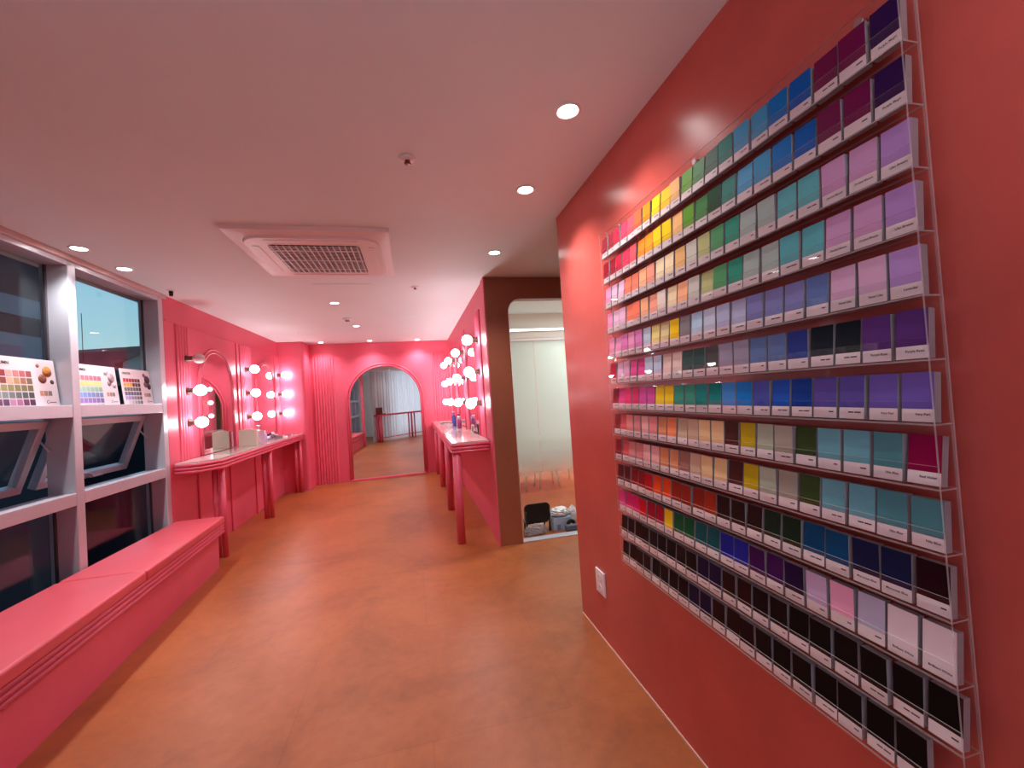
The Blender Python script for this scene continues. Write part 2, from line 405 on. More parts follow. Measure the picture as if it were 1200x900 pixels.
struct(MB().box(-120, -3.2, -40, 120, -6.2, -6).build('ground_outside', mat('dark_asphalt', (30, 30, 38), 0.9, spec=0.05, noise=0.2, scale=0.2)))
o = MB().box(-16, -8, 15.0, 40, -6, 2.4).build('low_building', M_NAVY); tag(o, 'low dark flat-roofed building below the second window', 'building')
MB().box(-8.05, -7.9, 15.5, 39, 0.6, 1.5).build('window_band', M_BAND, o)

# ------------------------------------------------------------------ bench
def bx(y): return -1.742+(4.42-y)*0.056      # front line of the seat, slightly off the window wall
bench = thing('window_bench', 'long pink upholstered bench with ribbed front below the window', 'bench', (0, 0, 0))
Y0, Y1 = 1.72, 4.40
def strip(mb, y0, y1, off0, off1, z0, z1, bevel=0.0, back=XL+0.012):
    """slab whose front follows the bench line"""
    P_ = [(back if off1 is None else bx(y0)+off1, y0), (bx(y0)+off0, y0), (bx(y1)+off0, y1), (back if off1 is None else bx(y1)+off1, y1)]
    k = len(mb.bm.faces)
    mb.prism(P_, 'z', z0, z1)
    if bevel:
        fs = list(mb.bm.faces)[k:]; es = list({e_ for f in fs for e_ in f.edges})
        bmesh.ops.bevel(mb.bm, geom=es, offset=bevel, segments=4, affect='EDGES', profile=0.5)
mb = MB(); strip(mb, Y0, Y1-0.02, -0.055, None, 0.0, 0.30); mb.build('base', M_PINK, bench)
mb = MB(); strip(mb, Y0, Y1, -0.02, None, 0.30, 0.385); mb.build('seat_box', M_PINK, bench)
for k in range(3):
    z = 0.313+k*0.029
    MB().sweep([(bx(Y0)-0.02, Y0, z), (bx(Y1)-0.02, Y1, z)], 0.0145, 10).build('bullnose_moulding', M_PINK, bench)
for a, b_ in ((Y0, 3.10), (3.108, Y1)):
    mb = MB(); strip(mb, a, b_, 0.0, None, 0.386, 0.452, 0.016)
    o = mb.build('seat_cushion', M_VINYL, bench)
    for p in o.data.polygons: p.use_smooth = True

# ------------------------------------------------------------------ vanities
def vanity(name, label, outline, edge, legs, under):
    """outline: plan polygon of the worktop; edge: open path of its exposed front"""
    t = thing(name, label, 'vanity counter', (0, 0, 0))
    MB().prism(outline, 'z', CZ-0.014, CZ).build('worktop', M_TOP, t)
    MB().prism(under, 'z', 0.862, CZ-0.014).build('apron', M_PINK, t)
    for k in range(3):
        z = 0.874+k*0.031
        MB().sweep([(x, y, z) for x, y in edge], 0.0155, 10).build('bullnose_moulding', M_PINK, t)
    for x, y, r in legs:
        MB().lathe([(0, 0), (r, 0), (r, 0.862), (0, 0.862)], (x, y, 0), 'z', 20).build('leg', M_PINK, t)
    return t
LX = -1.815
vanity('vanity_counter', 'pale-topped vanity counter with ribbed pink edge along the left wall', [(XL+0.02, 4.42), (-1.94, 4.42), (LX, 4.60), (LX, YPI-0.003), (XL+0.02, YPI-0.003)],
       [(XL+0.02, 4.42), (-1.94, 4.42), (LX, 4.60), (LX, YPI-0.02)],
       [(-1.85, 4.66, 0.026), (-1.91, 4.66, 0.026), (-1.85, 6.05, 0.028), (-1.915, 6.05, 0.028), (-1.86, 7.58, 0.028), (-1.925, 7.58, 0.028)],
       [(XL+0.022, 4.435), (-1.945, 4.435), (LX-0.012, 4.61), (LX-0.012, YPI-0.004), (XL+0.022, YPI-0.004)])
RX, RY = 0.338, 4.03
vanity('vanity_counter', 'pale-topped vanity counter with ribbed pink edge on the right partition', [(XP-0.016, RY), (RX, RY), (RX, YB-0.02), (XP-0.016, YB-0.02)],
       [(XP-0.016, RY), (RX, RY), (RX, YB-0.03)],
       [(0.375, 4.075, 0.040), (0.385, 5.33, 0.040), (0.385, 6.75, 0.040), (0.385, 7.9, 0.04)],
       [(XP-0.016, RY+0.012), (RX+0.012, RY+0.012), (RX+0.012, YB-0.021), (XP-0.016, YB-0.021)])

# ------------------------------------------------------------------ mirrors
def mirror(name, label, plane, pos, sign, c, hw, z0, zt, rim, rims=2, loc=(0, 0, 0), group=None):
    t = thing(name, label, 'mirror', loc, 0, group)
    ax = 'y' if plane == 'y' else 'x'
    MB().prism(arch_pts(c, hw, z0, zt, 32), ax, pos+sign*0.004, pos+sign*0.010).build('mirror_glass', M_MIRROR, t)
    for k in range(rims):
        q = hw+rim*(0.5+1.3*k)
        path = [(c+q, z0)] + arc(c, zt-hw, q, 0, PI, 36) + [(c-q, z0)]
        p3 = [(u, pos+sign*0.006, v) if ax == 'y' else (pos+sign*0.006, u, v) for u, v in path]
        MB().sweep(p3, rim*0.5, 10).build('frame_moulding', M_PINK, t)
    return t
bm_ = mirror('arched_mirror', 'full-height arched floor mirror in pink moulding on the far wall', 'y', YB, -1, -0.49, 0.622, 0.031, 2.05, 0.03, 2)
MB().box(-0.49-0.66, -0.49+0.66, YB-0.05, YB-0.001, 0.0, 0.030, 0.006).build('bottom_rail', M_PINK, bm_)
for c, hw, lb in ((5.37, 0.375, 'arched vanity mirror on the left wall, nearer the window'), (7.0, 0.365, 'arched vanity mirror on the left wall, farther from the window')):
    mirror('arched_mirror', lb, 'x', XL, 1, c, hw, CZ+0.006, 2.06, 0.026, 2, group='left vanity mirrors')
for c, hw, lb in ((5.0, 0.36, 'arched mirror above the right counter, nearest the partition front'), (6.2, 0.34, 'arched mirror above the right counter, middle of three'), (7.26, 0.29, 'arched mirror above the right counter, nearest the far wall')):
    mirror('arched_mirror', lb, 'x', XP, -1, c, hw, CZ+0.006, 2.06, 0.026, 2, group='right vanity mirrors')

# ------------------------------------------------------------------ globe bulbs
def globe(x, y, z, sx, lit, label, group):
    t = thing('globe_lamp', label, 'lamp', (x, y, z), 0, group)
    ax = 'x' if sx > 0 else '-x'
    MB().lathe([(0, 0), (0.036, 0), (0.036, 0.008), (0.027, 0.012), (0.027, 0.052), (0.022, 0.056), (0, 0.056)], (0, 0, 0), ax, 18).build('socket', M_SOCK, t)
    pr = [(0.0, 0.050), (0.018, 0.050), (0.022, 0.060)]
    cx, R = 0.108, 0.052
    pr += [(R*math.sin(a), cx-R*math.cos(a)) for a in [0.5+(PI-0.5)*i/10 for i in range(10)]] + [(0, cx+R)]
    MB().lathe(pr, (0, 0, 0), ax, 16).build('bulb', M_BULB if lit else M_BULB_OFF, t)
ZS = (1.945, 1.63, 1.318); RW = ('top', 'middle', 'bottom')
for ci, (y, cn) in enumerate(((4.72, 'column nearest the window'), (6.22, 'middle column between two mirrors'), (7.58, 'column beside the far pier'))):
    for z, rn in zip(ZS, RW):
        lit = not (ci == 0 and rn == 'top')
        globe(XL+0.016, y, z, 1, lit, '%s globe bulb, %s of the %s on left wall' % ('lit' if lit else 'unlit white', rn, cn), 'globe bulbs on the left vanity wall')
for y, cn in ((4.36, 'nearest column'), (5.62, 'second column from the front'), (6.77, 'third column from the front'), (7.75, 'farthest column')):
    for z, rn in zip((1.985, 1.65, 1.322), RW):
        globe(XP-0.016, y, z, -1, True, 'lit globe bulb, %s of the %s on right vanity wall' % (rn, cn), 'globe bulbs on the right vanity wall')

# ------------------------------------------------------------------ ceiling fittings
def downlight(x, y, label, vis=True, power=1.0, tilt=None):
    t = thing('downlight', label, 'ceiling light', (x, y, H), 0, 'recessed ceiling downlights')
    MB().lathe([(0.040, 0.0), (0.052, 0.0), (0.052, -0.004), (0.046, -0.007), (0.040, -0.004), (0.040, 0.0)], (0, 0, 0), 'z', 28).build('trim_ring', M_WHITE, t)
    MB().lathe([(0.0, -0.003), (0.040, -0.003), (0.040, -0.001), (0, -0.001)], (0, 0, 0), 'z', 28).build('lens', M_LENS, t)
    L = bpy.data.lights.new('downlight_beam', 'SPOT'); L.energy = DOWN_W*power; L.color = DOWN_COL
    L.spot_size = math.radians(125); L.spot_blend = 0.85; L.shadow_soft_size = 0.035
    lo = bpy.data.objects.new('downlight_beam', L); COL.objects.link(lo); lo.parent = t; lo.location = (0, 0, -0.02)
for x, y, lb in ((0.66, 1.52, 'large round downlight near the top of the colour wall'), (0.66, 2.16, 'round downlight in front of the right wall corner'),
                 (0.68, 3.16, 'round downlight before the partition with the opening'), (-2.0, 3.19, 'round downlight by the window mullion'),
                 (-2.0, 3.62, 'round downlight above the second window'), (-0.76, 4.82, 'round downlight beyond the air conditioner, nearest it'),
                 (-0.72, 6.29, 'round downlight beyond the smoke detector, before the far wall'), (-1.50, 7.85, 'round downlight above the left fluted panel of the far wall'),
                 (-0.69, 7.82, 'round downlight above the arched floor mirror'), (0.14, 7.88, 'round downlight above the right fluted panel of the far wall')):
    downlight(x, y, lb, power=0.8 if y > 7.5 else (0.75 if y < 1.6 else 1.15))
# the same row goes on behind the camera
downlight(0.66, 0.2, 'round downlight of the right row behind the viewer', power=0.15); downlight(-0.75, 0.9, 'round downlight of the middle row behind the viewer', power=0.25)
downlight(-2.0, 2.2, 'round downlight above the near end of the bench', power=1.2)

def rsq(cx, cy, hx, hy, r, n_=6):
    out = []
    for sx, sy, a in ((1, 1, 0), (-1, 1, PI/2), (-1, -1, PI), (1, -1, 3*PI/2)):
        for i in range(n_+1):
            b_ = a+PI/2*i/n_
            out.append((cx+sx*(hx-r)+r*math.cos(b_), cy+sy*(hy-r)+r*math.sin(b_)))
    return out
ac = thing('air_conditioner', 'square white ceiling cassette air conditioner with dark grille', 'air conditioner', (-0.57, 3.24, H))
def loft(mb, a, za, b_, zb):
    A = [mb.bm.verts.new((x, y, za)) for x, y in a]; B = [mb.bm.verts.new((x, y, zb)) for x, y in b_]
    k = len(A)
    for i in range(k): mb.bm.faces.new((A[i], A[(i+1) % k], B[(i+1) % k], B[i]))
    return A, B
mb = MB(); A, B = loft(mb, rsq(0, 0, 0.49, 0.50, 0.012), 0, rsq(0, 0, 0.478, 0.488, 0.014), -0.022); _, C_ = loft(mb, rsq(0, 0, 0.478, 0.488, 0.014), -0.022, rsq(0, 0, 0.42, 0.43, 0.12), -0.034); mb.bm.faces.new(C_)
bmesh.ops.remove_doubles(mb.bm, verts=mb.bm.verts, dist=1e-5)
mb.build('outer_frame', M_WHITE, ac)
mb = MB(); A, B = loft(mb, rsq(0, 0, 0.415, 0.425, 0.12), -0.030, rsq(0, 0, 0.405, 0.415, 0.115), -0.047); mb.bm.faces.new(B)
mb.build('front_panel', M_WHITE, ac)
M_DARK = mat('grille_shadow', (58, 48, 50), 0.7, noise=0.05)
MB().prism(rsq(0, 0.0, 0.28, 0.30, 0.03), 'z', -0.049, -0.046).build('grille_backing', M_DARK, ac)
g = MB()
for i in range(15): x = -0.265+0.53*i/14; g.box(x-0.0035, x+0.0035, -0.297, 0.297, -0.056, -0.0485)
for i in range(3): y = -0.2+0.2*i; g.box(-0.277, 0.277, y-0.004, y+0.004, -0.054, -0.0485)
for i in range(24): y = -0.285+0.57*i/23; g.box(-0.277, 0.277, y-0.0015, y+0.0015, -0.053, -0.0485)
g.build('grille', M_WHITE, ac)
for sx, sy, lx, ly in ((1, 0, 0.012, 0.27), (-1, 0, 0.012, 0.27), (0, 1, 0.27, 0.012), (0, -1, 0.27, 0.012)):
    MB().box(sx*0.355-lx-0.008, sx*0.355+lx+0.008, sy*0.365-ly-0.008, sy*0.365+ly+0.008, -0.0505, -0.046, 0.002).build('louvre', M_WHITE, ac)
def sprinkler(x, y, lb):
    t = thing('sprinkler', lb, 'sprinkler', (x, y, H), 0, 'ceiling sprinkler heads')
    MB().lathe([(0, -0.001), (0.038, -0.001), (0.036, -0.006), (0.02, -0.011), (0.0, -0.012)], (0, 0, 0), 'z', 22).build('escutcheon', M_WHITE, t)
    MB().lathe([(0.012, -0.010), (0.012, -0.015), (0.005, -0.017), (0.005, -0.022), (0.016, -0.023), (0.016, -0.025), (0, -0.025)], (0, 0, 0), 'z', 16).build('head', M_SOCK, t)
sprinkler(0.04, 1.93, 'sprinkler head in the ceiling before the air conditioner'); sprinkler(0.085, 4.17, 'sprinkler head in the ceiling beyond the air conditioner')
t = thing('smoke_detector', 'round smoke detector on the ceiling between two downlights', 'smoke detector', (-0.757, 5.70, H))
MB().lathe([(0, -0.001), (0.055, -0.001), (0.055, -0.015), (0.045, -0.028), (0, -0.030)], (0, 0, 0), 'z', 24).build('base', M_WHITE, t)
MB().lathe([(0.028, -0.028), (0.028, -0.042), (0.0, -0.045)], (0, 0, 0), 'z', 20).build('sensor_cap', mat('grey_plastic', (150, 130, 130), 0.5, noise=0.02), t)
t = thing('ceiling_vent_cap', 'small round cap on the ceiling near the far left wall', 'ceiling fitting', (-1.56, 6.75, H))
MB().lathe([(0, -0.001), (0.035, -0.001), (0.03, -0.01), (0, -0.011)], (0, 0, 0), 'z', 18).build('cap', M_WHITE, t)
t = thing('ceiling_hook', 'small black bracket on the ceiling by the window corner', 'bracket', (-2.01, 4.25, H))
MB().box(-0.025, 0.025, -0.03, 0.03, -0.008, -0.001, 0.002).build('plate', M_WHITE, t)
MB().cyl((0, 0, -0.006), (0, 0, -0.05), 0.017, 0.014, 14).build('knob', M_BLACK, t)
hs = thing('access_hatch', 'faint square access hatch flush in the ceiling behind the air conditioner', 'hatch', (-0.565, 4.31, H))
MB().box(-0.25, 0.25, -0.265, 0.265, -0.003, -0.0005, 0.001).build('hatch_panel', M_CEIL, hs)

# ------------------------------------------------------------------ side room beyond the opening
GY = 5.68
def frosted():
    m = bpy.data.materials.new('gradient_frosted_film'); m.use_nodes = True; t = m.node_tree; t.nodes.clear()
    co = t.nodes.new('ShaderNodeTexCoord'); sp = t.nodes.new('ShaderNodeSeparateXYZ'); mr = t.nodes.new('ShaderNodeMapRange')
    mr.inputs[1].default_value = 0.06; mr.inputs[2].default_value = 0.62; mr.inputs[3].default_value = 0.0; mr.inputs[4].default_value = 0.97
    mr.interpolation_type = 'SMOOTHSTEP'
    tr = t.nodes.new('ShaderNodeBsdfTransparent'); tr.inputs[0].default_value = (0.93, 0.97, 0.95, 1)
    df = t.nodes.new('ShaderNodeBsdfDiffuse'); df.inputs[0].default_value = (0.75, 0.84, 0.80, 1)
    tl = t.nodes.new('ShaderNodeBsdfTranslucent'); tl.inputs[0].default_value = (0.75, 0.84, 0.80, 1)
    ad = t.nodes.new('ShaderNodeMixShader'); ad.inputs[0].default_value = 0.35
    mx = t.nodes.new('ShaderNodeMixShader'); o = t.nodes.new('ShaderNodeOutputMaterial')
    gl = t.nodes.new('ShaderNodeBsdfGlossy'); gl.inputs['Roughness'].default_value = 0.05; m3 = t.nodes.new('ShaderNodeMixShader'); m3.inputs[0].default_value = 0.05
    t.links.new(co.outputs['Object'], sp.inputs[0]); t.links.new(sp.outputs['Z'], mr.inputs[0]); t.links.new(mr.outputs[0], mx.inputs[0])
    t.links.new(df.outputs[0], ad.inputs[1]); t.links.new(tl.outputs[0], ad.inputs[2])
    t.links.new(tr.outputs[0], mx.inputs[1]); t.links.new(ad.outputs[0], mx.inputs[2])
    t.links.new(mx.outputs[0], m3.inputs[1]); t.links.new(gl.outputs[0], m3.inputs[2]); t.links.new(m3.outputs[0], o.inputs[0])
    return m
M_FROST = frosted()
gp = thing('glass_partition', 'frosted glass partition, clear near the floor, beyond the opening', 'glass partition', (0, GY, 0))
xs = (0.835, 1.70, 2.56, 3.595)
for a, b_ in zip(xs, xs[1:]):
    MB().box(a+0.003, b_-0.003, -0.005, 0.005, 0.002, 2.12).build('glass_panel', M_FROST, gp)
MB().box(0.832, 3.595, -0.02, 0.02, 2.12, 2.155, 0.004).build('top_rail', M_WHITE, gp)
struct(MB().box(0.832, 3.6, GY-0.03, GY+0.07, 2.155, H).build('wall_bulkhead', M_SIDEWALL))
t = thing('linear_lamp', 'slim bright linear lamp on the bulkhead above the frosted glass', 'ceiling light', (1.0, GY-0.05, 2.265))
MB().box(-0.1, 1.35, -0.02, 0.018, -0.018, 0.018, 0.003).build('housing', M_WHITE, t)
MB().box(-0.09, 1.34, -0.028, -0.0205, -0.013, 0.013).build('diffuser', M_LED, t)
L = bpy.data.lights.new('side_room_fill', 'AREA'); L.shape = 'RECTANGLE'; L.size = 1.4; L.size_y = 0.3; L.energy = 45; L.color = (0.88, 1, 1)  # added fill lamp, kept out of view, brightens the side room
t = thing('added_fill_panel', 'added white fill panel on the side room ceiling, out of view', 'ceiling light', (2.75, 4.45, H))
MB().box(-0.72, 0.72, -0.17, 0.17, -0.02, -0.001, 0.004).build('housing', M_WHITE, t)
MB().box(-0.69, 0.69, -0.14, 0.14, -0.0225, -0.0202).build('diffuser', M_LED, t)
lo = bpy.data.objects.new('side_room_fill', L); COL.objects.link(lo); lo.parent = t; lo.location = (0, 0, -0.03)
L = bpy.data.lights.new('back_room_fill', 'AREA'); L.shape = 'RECTANGLE'; L.size = 1.4; L.size_y = 0.3; L.energy = 85; L.color = (0.93, 1, 0.97)  # added fill lamp to whiten the legs behind the glass
t = thing('added_fill_panel', 'added white fill panel behind the frosted glass', 'ceiling light', (2.8, 6.05, H))
MB().box(-0.72, 0.72, -0.17, 0.17, -0.02, -0.001, 0.004).build('housing', M_WHITE, t)
MB().box(-0.69, 0.69, -0.14, 0.14, -0.0225, -0.0202).build('diffuser', M_LED, t)
lo = bpy.data.objects.new('back_room_fill', L); COL.objects.link(lo); lo.parent = t; lo.location = (0, 0, -0.03)

# white table whose legs show through the clear foot of the glass
t = thing('white_table', 'white table behind the frosted glass, only its slim legs showing', 'table', (1.90, 6.02, 0))
MB().prism(rsq(0, 0, 0.46, 0.30, 0.04), 'z', 0.70, 0.725).build('tabletop', M_WHITE, t)
for sx, sy in ((-1, -1), (1, -1), (-1, 1), (1, 1)):
    MB().cyl((sx*0.42, sy*0.24, 0.0), (sx*0.36, sy*0.20, 0.70), 0.012, 0.016, 12).build('leg', M_WHITE, t)
t = thing('white_stool', 'white stool with slim legs behind the frosted glass', 'stool', (1.84, 5.94, 0))
MB().lathe([(0, 0.43), (0.15, 0.43), (0.16, 0.44), (0.15, 0.455), (0, 0.455)], (0, 0, 0), 'z', 24).build('seat', M_WHITE, t)
for sx, sy in ((-1, -1), (1, -1), (-1, 1), (1, 1)):
    MB().cyl((sx*0.15, sy*0.14, 0.0), (sx*0.10, sy*0.10, 0.43), 0.010, 0.012, 12).build('leg', M_WHITE, t)
# low black chair with a plastic bag on its seat, box of supplies beside it
M_BAG = clear('thin_plastic_bag', (0.85, 0.85, 0.87), 1.5, 0.12, 0.35, (0.6, 0.58, 0.6))
ch = thing('small_chair', 'low black chair with rounded back just inside the opening', 'chair', (1.14, 4.10, 0), PI)
mb = MB(); mb.prism(rsq(0, 0.195, 0.132, 0.092, 0.045), 'y', 0.02, 0.045); o = mb.build('backrest', M_BLACK, ch)
MB().prism(rsq(0, -0.045, 0.12, 0.065, 0.03), 'z', 0.085, 0.105).build('seat', M_BLACK, ch)
for sx in (-1, 1):
    MB().sweep([(sx*0.115, 0.05, 0.005), (sx*0.118, 0.048, 0.13), (sx*0.122, 0.047, 0.22)], 0.009, 8).build('leg', M_BLACK, ch)
    MB().sweep([(sx*0.105, -0.095, 0.005), (sx*0.105, -0.085, 0.09)], 0.009, 8).build('leg', M_BLACK, ch)
def crumple(name, label, cat, c, sx, sy, sz, m, seed, amp=0.22):
    rnd = random.Random(seed); bm = bmesh.new()
    bmesh.ops.create_icosphere(bm, subdivisions=4, radius=1.0)
    ph = [(rnd.uniform(2, 9), rnd.uniform(2, 9), rnd.uniform(2, 9), rnd.uniform(0, 6)) for _ in range(9)]
    for v in bm.verts:
        d = sum(abs(math.sin(a*v.co.x+b_*v.co.y+c_*v.co.z+p)) for a, b_, c_, p in ph)/9
        v.co *= 1-amp+amp*1.6*d*rnd.uniform(0.94, 1.06)
        v.co.z = max(v.co.z, -0.72)
    for v in bm.verts: v.co = Vector((v.co.x*sx, v.co.y*sy, (v.co.z+0.72)*sz))
    me = bpy.data.meshes.new(name); bm.to_mesh(me); bm.free(); me.materials.append(m)
    o = bpy.data.objects.new(name, me); COL.objects.link(o); o.location = c
    return tag(o, label, cat)
crumple('plastic_bag', 'crumpled grey plastic bag in front of the low black chair', 'bag', (1.095, 4.0, 0.0), 0.112, 0.042, 0.062, M_BAG, 3, 0.42)
bx_ = thing('supply_box', 'pale blue cardboard box on the floor beside the low black chair', 'box', (1.375, 4.10, 0))
MB().box(-0.085, 0.10, -0.08, 0.09, 0.0, 0.125, 0.003).build('carton', mat('pale_blue_card', (168, 186, 208), 0.6, noise=0.05), bx_)
MB().box(-0.05, -0.015, -0.081, -0.0795, 0.01, 0.06).build('printed_label', mat('blue_print', (96, 128, 176), 0.6, noise=0.05), bx_)
crumple('plastic_bag', 'white plastic bag heaped on the pale blue box', 'bag', (1.38, 4.10, 0.126), 0.10, 0.08, 0.05, mat('white_bag', (226, 222, 222), 0.35, noise=0.04, scale=20), 5, 0.4)
crumple('plastic_bag', 'white crumpled bag right of the pale blue box', 'bag', (1.535, 4.14, 0.0), 0.05, 0.06, 0.115, MATS['white_bag'], 9)
o = MB().box(1.40, 1.52, 3.955, 4.01, 0.0, 0.055, 0.003).build('grey_case', mat('slate_grey_card', (92, 100, 112), 0.5, noise=0.05)); tag(o, 'low dark grey case in front of the pale blue box', 'case')
dk = thing('black_disc', 'black round disc with pale hub leaning on the pale blue box', 'disc', (1.47, 4.012, 0.075))
MB().lathe([(0, -0.006), (0.048, -0.006), (0.05, 0.0), (0.048, 0.005), (0, 0.005)], (0, 0, 0.0), 'y', 28).build('plate', M_BLACK, dk)
MB().lathe([(0, -0.009), (0.012, -0.008), (0.012, -0.006), (0, -0.006)], (0, 0, 0.0), 'y', 16).build('hub', M_WHITE, dk)
o = dk; o.location = (1.47, 4.016, 0.051)

# ------------------------------------------------------------------ power outlet on the right wall
ot = thing('power_outlet', 'white double power outlet low on the right wall', 'outlet', (XR, 2.19, 0.325))
MB().box(-0.010, -0.0005, -0.055, 0.055, -0.065, 0.065, 0.003).build('cover_plate', M_WHITE, ot)
for k in (-1, 1):
    s_ = MB(); s_.lathe([(0.0, -0.0115), (0.017, -0.0115), (0.021, -0.0125), (0.021, -0.0098), (0, -0.0098)], (0, 0, k*0.028), 'x', 20)
    so = s_.build('socket', M_WHITE, ot)
    h = MB()
    for d in (-0.008, 0.008): h.cyl((-0.0118, d, k*0.028), (-0.0113, d, k*0.028), 0.0028, seg=10)
    h.build('pin_holes', M_DARK, so)

# ------------------------------------------------------------------ season colour charts on the window ledge
def chart(y0, y1, title, rows, pics, label, lean=0.10):
    wd, hh = y1-y0, 0.292
    t = thing('colour_chart', label, 'colour chart', (-2.205, (y0+y1)/2, 1.5125), 0, 'colour charts on the window ledge')
    t.rotation_euler = (0, -lean, 0)
    MB().box(-0.006, 0.0, -wd/2, wd/2, 0, hh, 0.0008).build('board', mat('board_white', (240, 226, 232), 0.35, noise=0.01), t)
    nx = len(rows[0]); sq = wd*0.56/nx
    for r, row in enumerate(rows):
        for c, rgb in enumerate(row):
            # reading direction runs away from the camera (+y)
            y = -wd/2+wd*0.05+c*sq; z = hh*0.74-(r+1)*sq*1.02
            key = 'chip_%02x%02x%02x' % tuple(rgb)
            MB().box(0.0, 0.0008, y+sq*0.08, y+sq*0.92, z+sq*0.08, z+sq*0.92).build('colour_chip', mat(key, rgb, 0.5, noise=0.01), t)
    for (py, pz, pr_, rgb) in pics:
        MB().lathe([(0, 0.0008), (pr_, 0.0008), (pr_, 0.0), (0, 0.0)], (0, py*wd, pz*hh), 'x', 24).build('round_picture', mat('pic_%02x%02x%02x' % tuple(rgb), rgb, 0.5, noise=0.45, scale=60), t)
    me = text_mesh(title, 0.026, align='LEFT'); me.materials.append(M_INK)
    o = bpy.data.objects.new('title', me); COL.objects.link(o); o.parent = t
    o.matrix_local = Matrix(((0, 0, 1, 0.0009), (1, 0, 0, -wd/2+wd*0.06), (0, 1, 0, hh*0.84), (0, 0, 0, 1)))
    for k in range(3):
        rgb = ((196, 150, 130), (170, 130, 112), (128, 120, 112))[k]
        MB().box(0.0, 0.0008, wd*0.20+k*0.030, wd*0.20+k*0.030+0.025, hh*0.22, hh*0.22+0.03).build('colour_chip', mat('chip_%02x%02x%02x' % rgb, rgb, 0.5, noise=0.01), t)
    l_ = MB(); l_.box(0.0, 0.0008, wd*0.33, wd*0.44, hh*0.07, hh*0.085)
    l_.sweep([(0.0004, wd*0.31+0.010*math.cos(a), hh*0.085+0.010*math.sin(a)) for a in [0.8+4.6*i/10 for i in range(11)]], 0.0012, 5)
    l_.build('logo', M_INK, t)
def tint(c, k): return tuple(int(max(0, min(255, x*k))) for x in c)
def grad(base, n_, a, b_): return [tint(base, a+(b_-a)*i/(n_-1)) for i in range(n_)]
chart(2.85, 3.30, 'AUTUMN', [[(196, 90, 90), (150, 60, 66), (226, 180, 170), (206, 140, 136), (196, 104, 110), (168, 86, 92)], [(200, 120, 110), (150, 80, 70), (226, 190, 160), (200, 160, 110), (176, 120, 90), (130, 110, 90)],
      grad((150, 150, 96), 6, 1.2, 0.75), grad((140, 160, 160), 6, 1.1, 0.5), [(110, 70, 110), (96, 60, 100), (190, 140, 170), (176, 110, 150), (110, 60, 96), (84, 44, 76)], grad((180, 150, 150), 6, 1.1, 0.42)],
      ((0.22, 0.86, 0.012, (170, 110, 90)), (0.36, 0.74, 0.034, (200, 130, 60)), (0.27, 0.58, 0.029, (140, 84, 64)), (0.42, 0.52, 0.014, (90, 60, 56))),
      'white chart board with earthy colour squares, nearest of three on window ledge')
chart(3.445, 3.87, 'SUMMER', [grad((232, 130, 150), 6, 1.05, 0.85), [(250, 220, 130)]*3+[(240, 226, 140)]*3, grad((150, 200, 180), 6, 1.1, 0.9), grad((120, 160, 220), 6, 1.1, 0.8), grad((140, 120, 190), 6, 1.15, 0.85), grad((210, 205, 212), 6, 1.1, 0.8)],
      ((0.24, 0.84, 0.022, (214, 200, 208)), (0.36, 0.70, 0.036, (176, 150, 160)), (0.30, 0.56, 0.022, (150, 128, 136)), (0.42, 0.50, 0.02, (200, 186, 194))),
      'white chart board with pastel colour squares, middle of three on window ledge')
chart(3.925, 4.305, 'WINTER', [grad((200, 40, 70), 6, 1.0, 0.5), [(236, 170, 60), (240, 176, 70), (236, 160, 60), (70, 30, 50), (70, 40, 60), (50, 26, 40)], grad((90, 110, 90), 6, 1.0, 0.4), grad((80, 80, 140), 6, 1.0, 0.4), grad((110, 100, 150), 6, 1.5, 0.4), grad((200, 200, 206), 6, 1.15, 0.35)],
      ((0.28, 0.85, 0.018, (140, 90, 110)), (0.37, 0.72, 0.036, (74, 36, 50)), (0.30, 0.58, 0.026, (120, 96, 110)), (0.41, 0.52, 0.026, (60, 26, 44))),
      'chart board with dark wine and navy squares, beside the window corner')

# ------------------------------------------------------------------ things on the counters
def bottle(x, y, prof, cap, m, mc, label, group):
    t = thing('bottle', label, 'bottle', (x, y, CZ), 0, group)
    MB().lathe(prof, (0, 0, 0), 'z', 18).build('body', m, t)
    MB().lathe(cap, (0, 0, 0), 'z', 16).build('cap', mc, t)
M_CREAM = mat('cream_card', (226, 214, 194), 0.6, noise=0.02)
M_LAV = mat('lavender_plastic', (186, 160, 206), 0.3, noise=0.03); M_BLUE = mat('blue_liquid_plastic', (70, 90, 180), 0.25, noise=0.04)
M_PLUM = mat('plum_plastic', (120, 40, 90), 0.35, noise=0.04); M_GREYC = mat('grey_compact', (130, 116, 120), 0.4, noise=0.05)
t = thing('card_holder', 'cream upright card box on the left counter near the first mirror', 'box', (-1.99, 5.76, CZ), 0.10)
MB().box(-0.095, 0.095, 0, 0.06, 0, 0.20, 0.003).build('box_body', M_CREAM, t); MB().box(-0.045, 0.045, 0.012, 0.048, 0.2005, 0.212, 0.004).build('tissue', M_WHITE, t)
t = thing('clear_organizer', 'clear acrylic organizer beside the cream card box', 'organizer', (-1.99, 6.04, CZ))
f = MB()
for a in ((-0.07, -0.066, -0.09, 0.09), (0.066, 0.07, -0.09, 0.09), (-0.066, 0.066, -0.09, -0.086), (-0.066, 0.066, 0.086, 0.09), (-0.066, 0.066, -0.002, 0.002)): f.box(*a, 0.0, 0.17)
f.build('case', clear('frosty_acrylic', (0.95, 0.92, 0.95), 1.5, 0.05, 0.22, (0.9, 0.86, 0.9)), t)
MB().box(-0.064, 0.064, -0.084, 0.084, 0.002, 0.008).build('base_tray', M_WHITE, t)
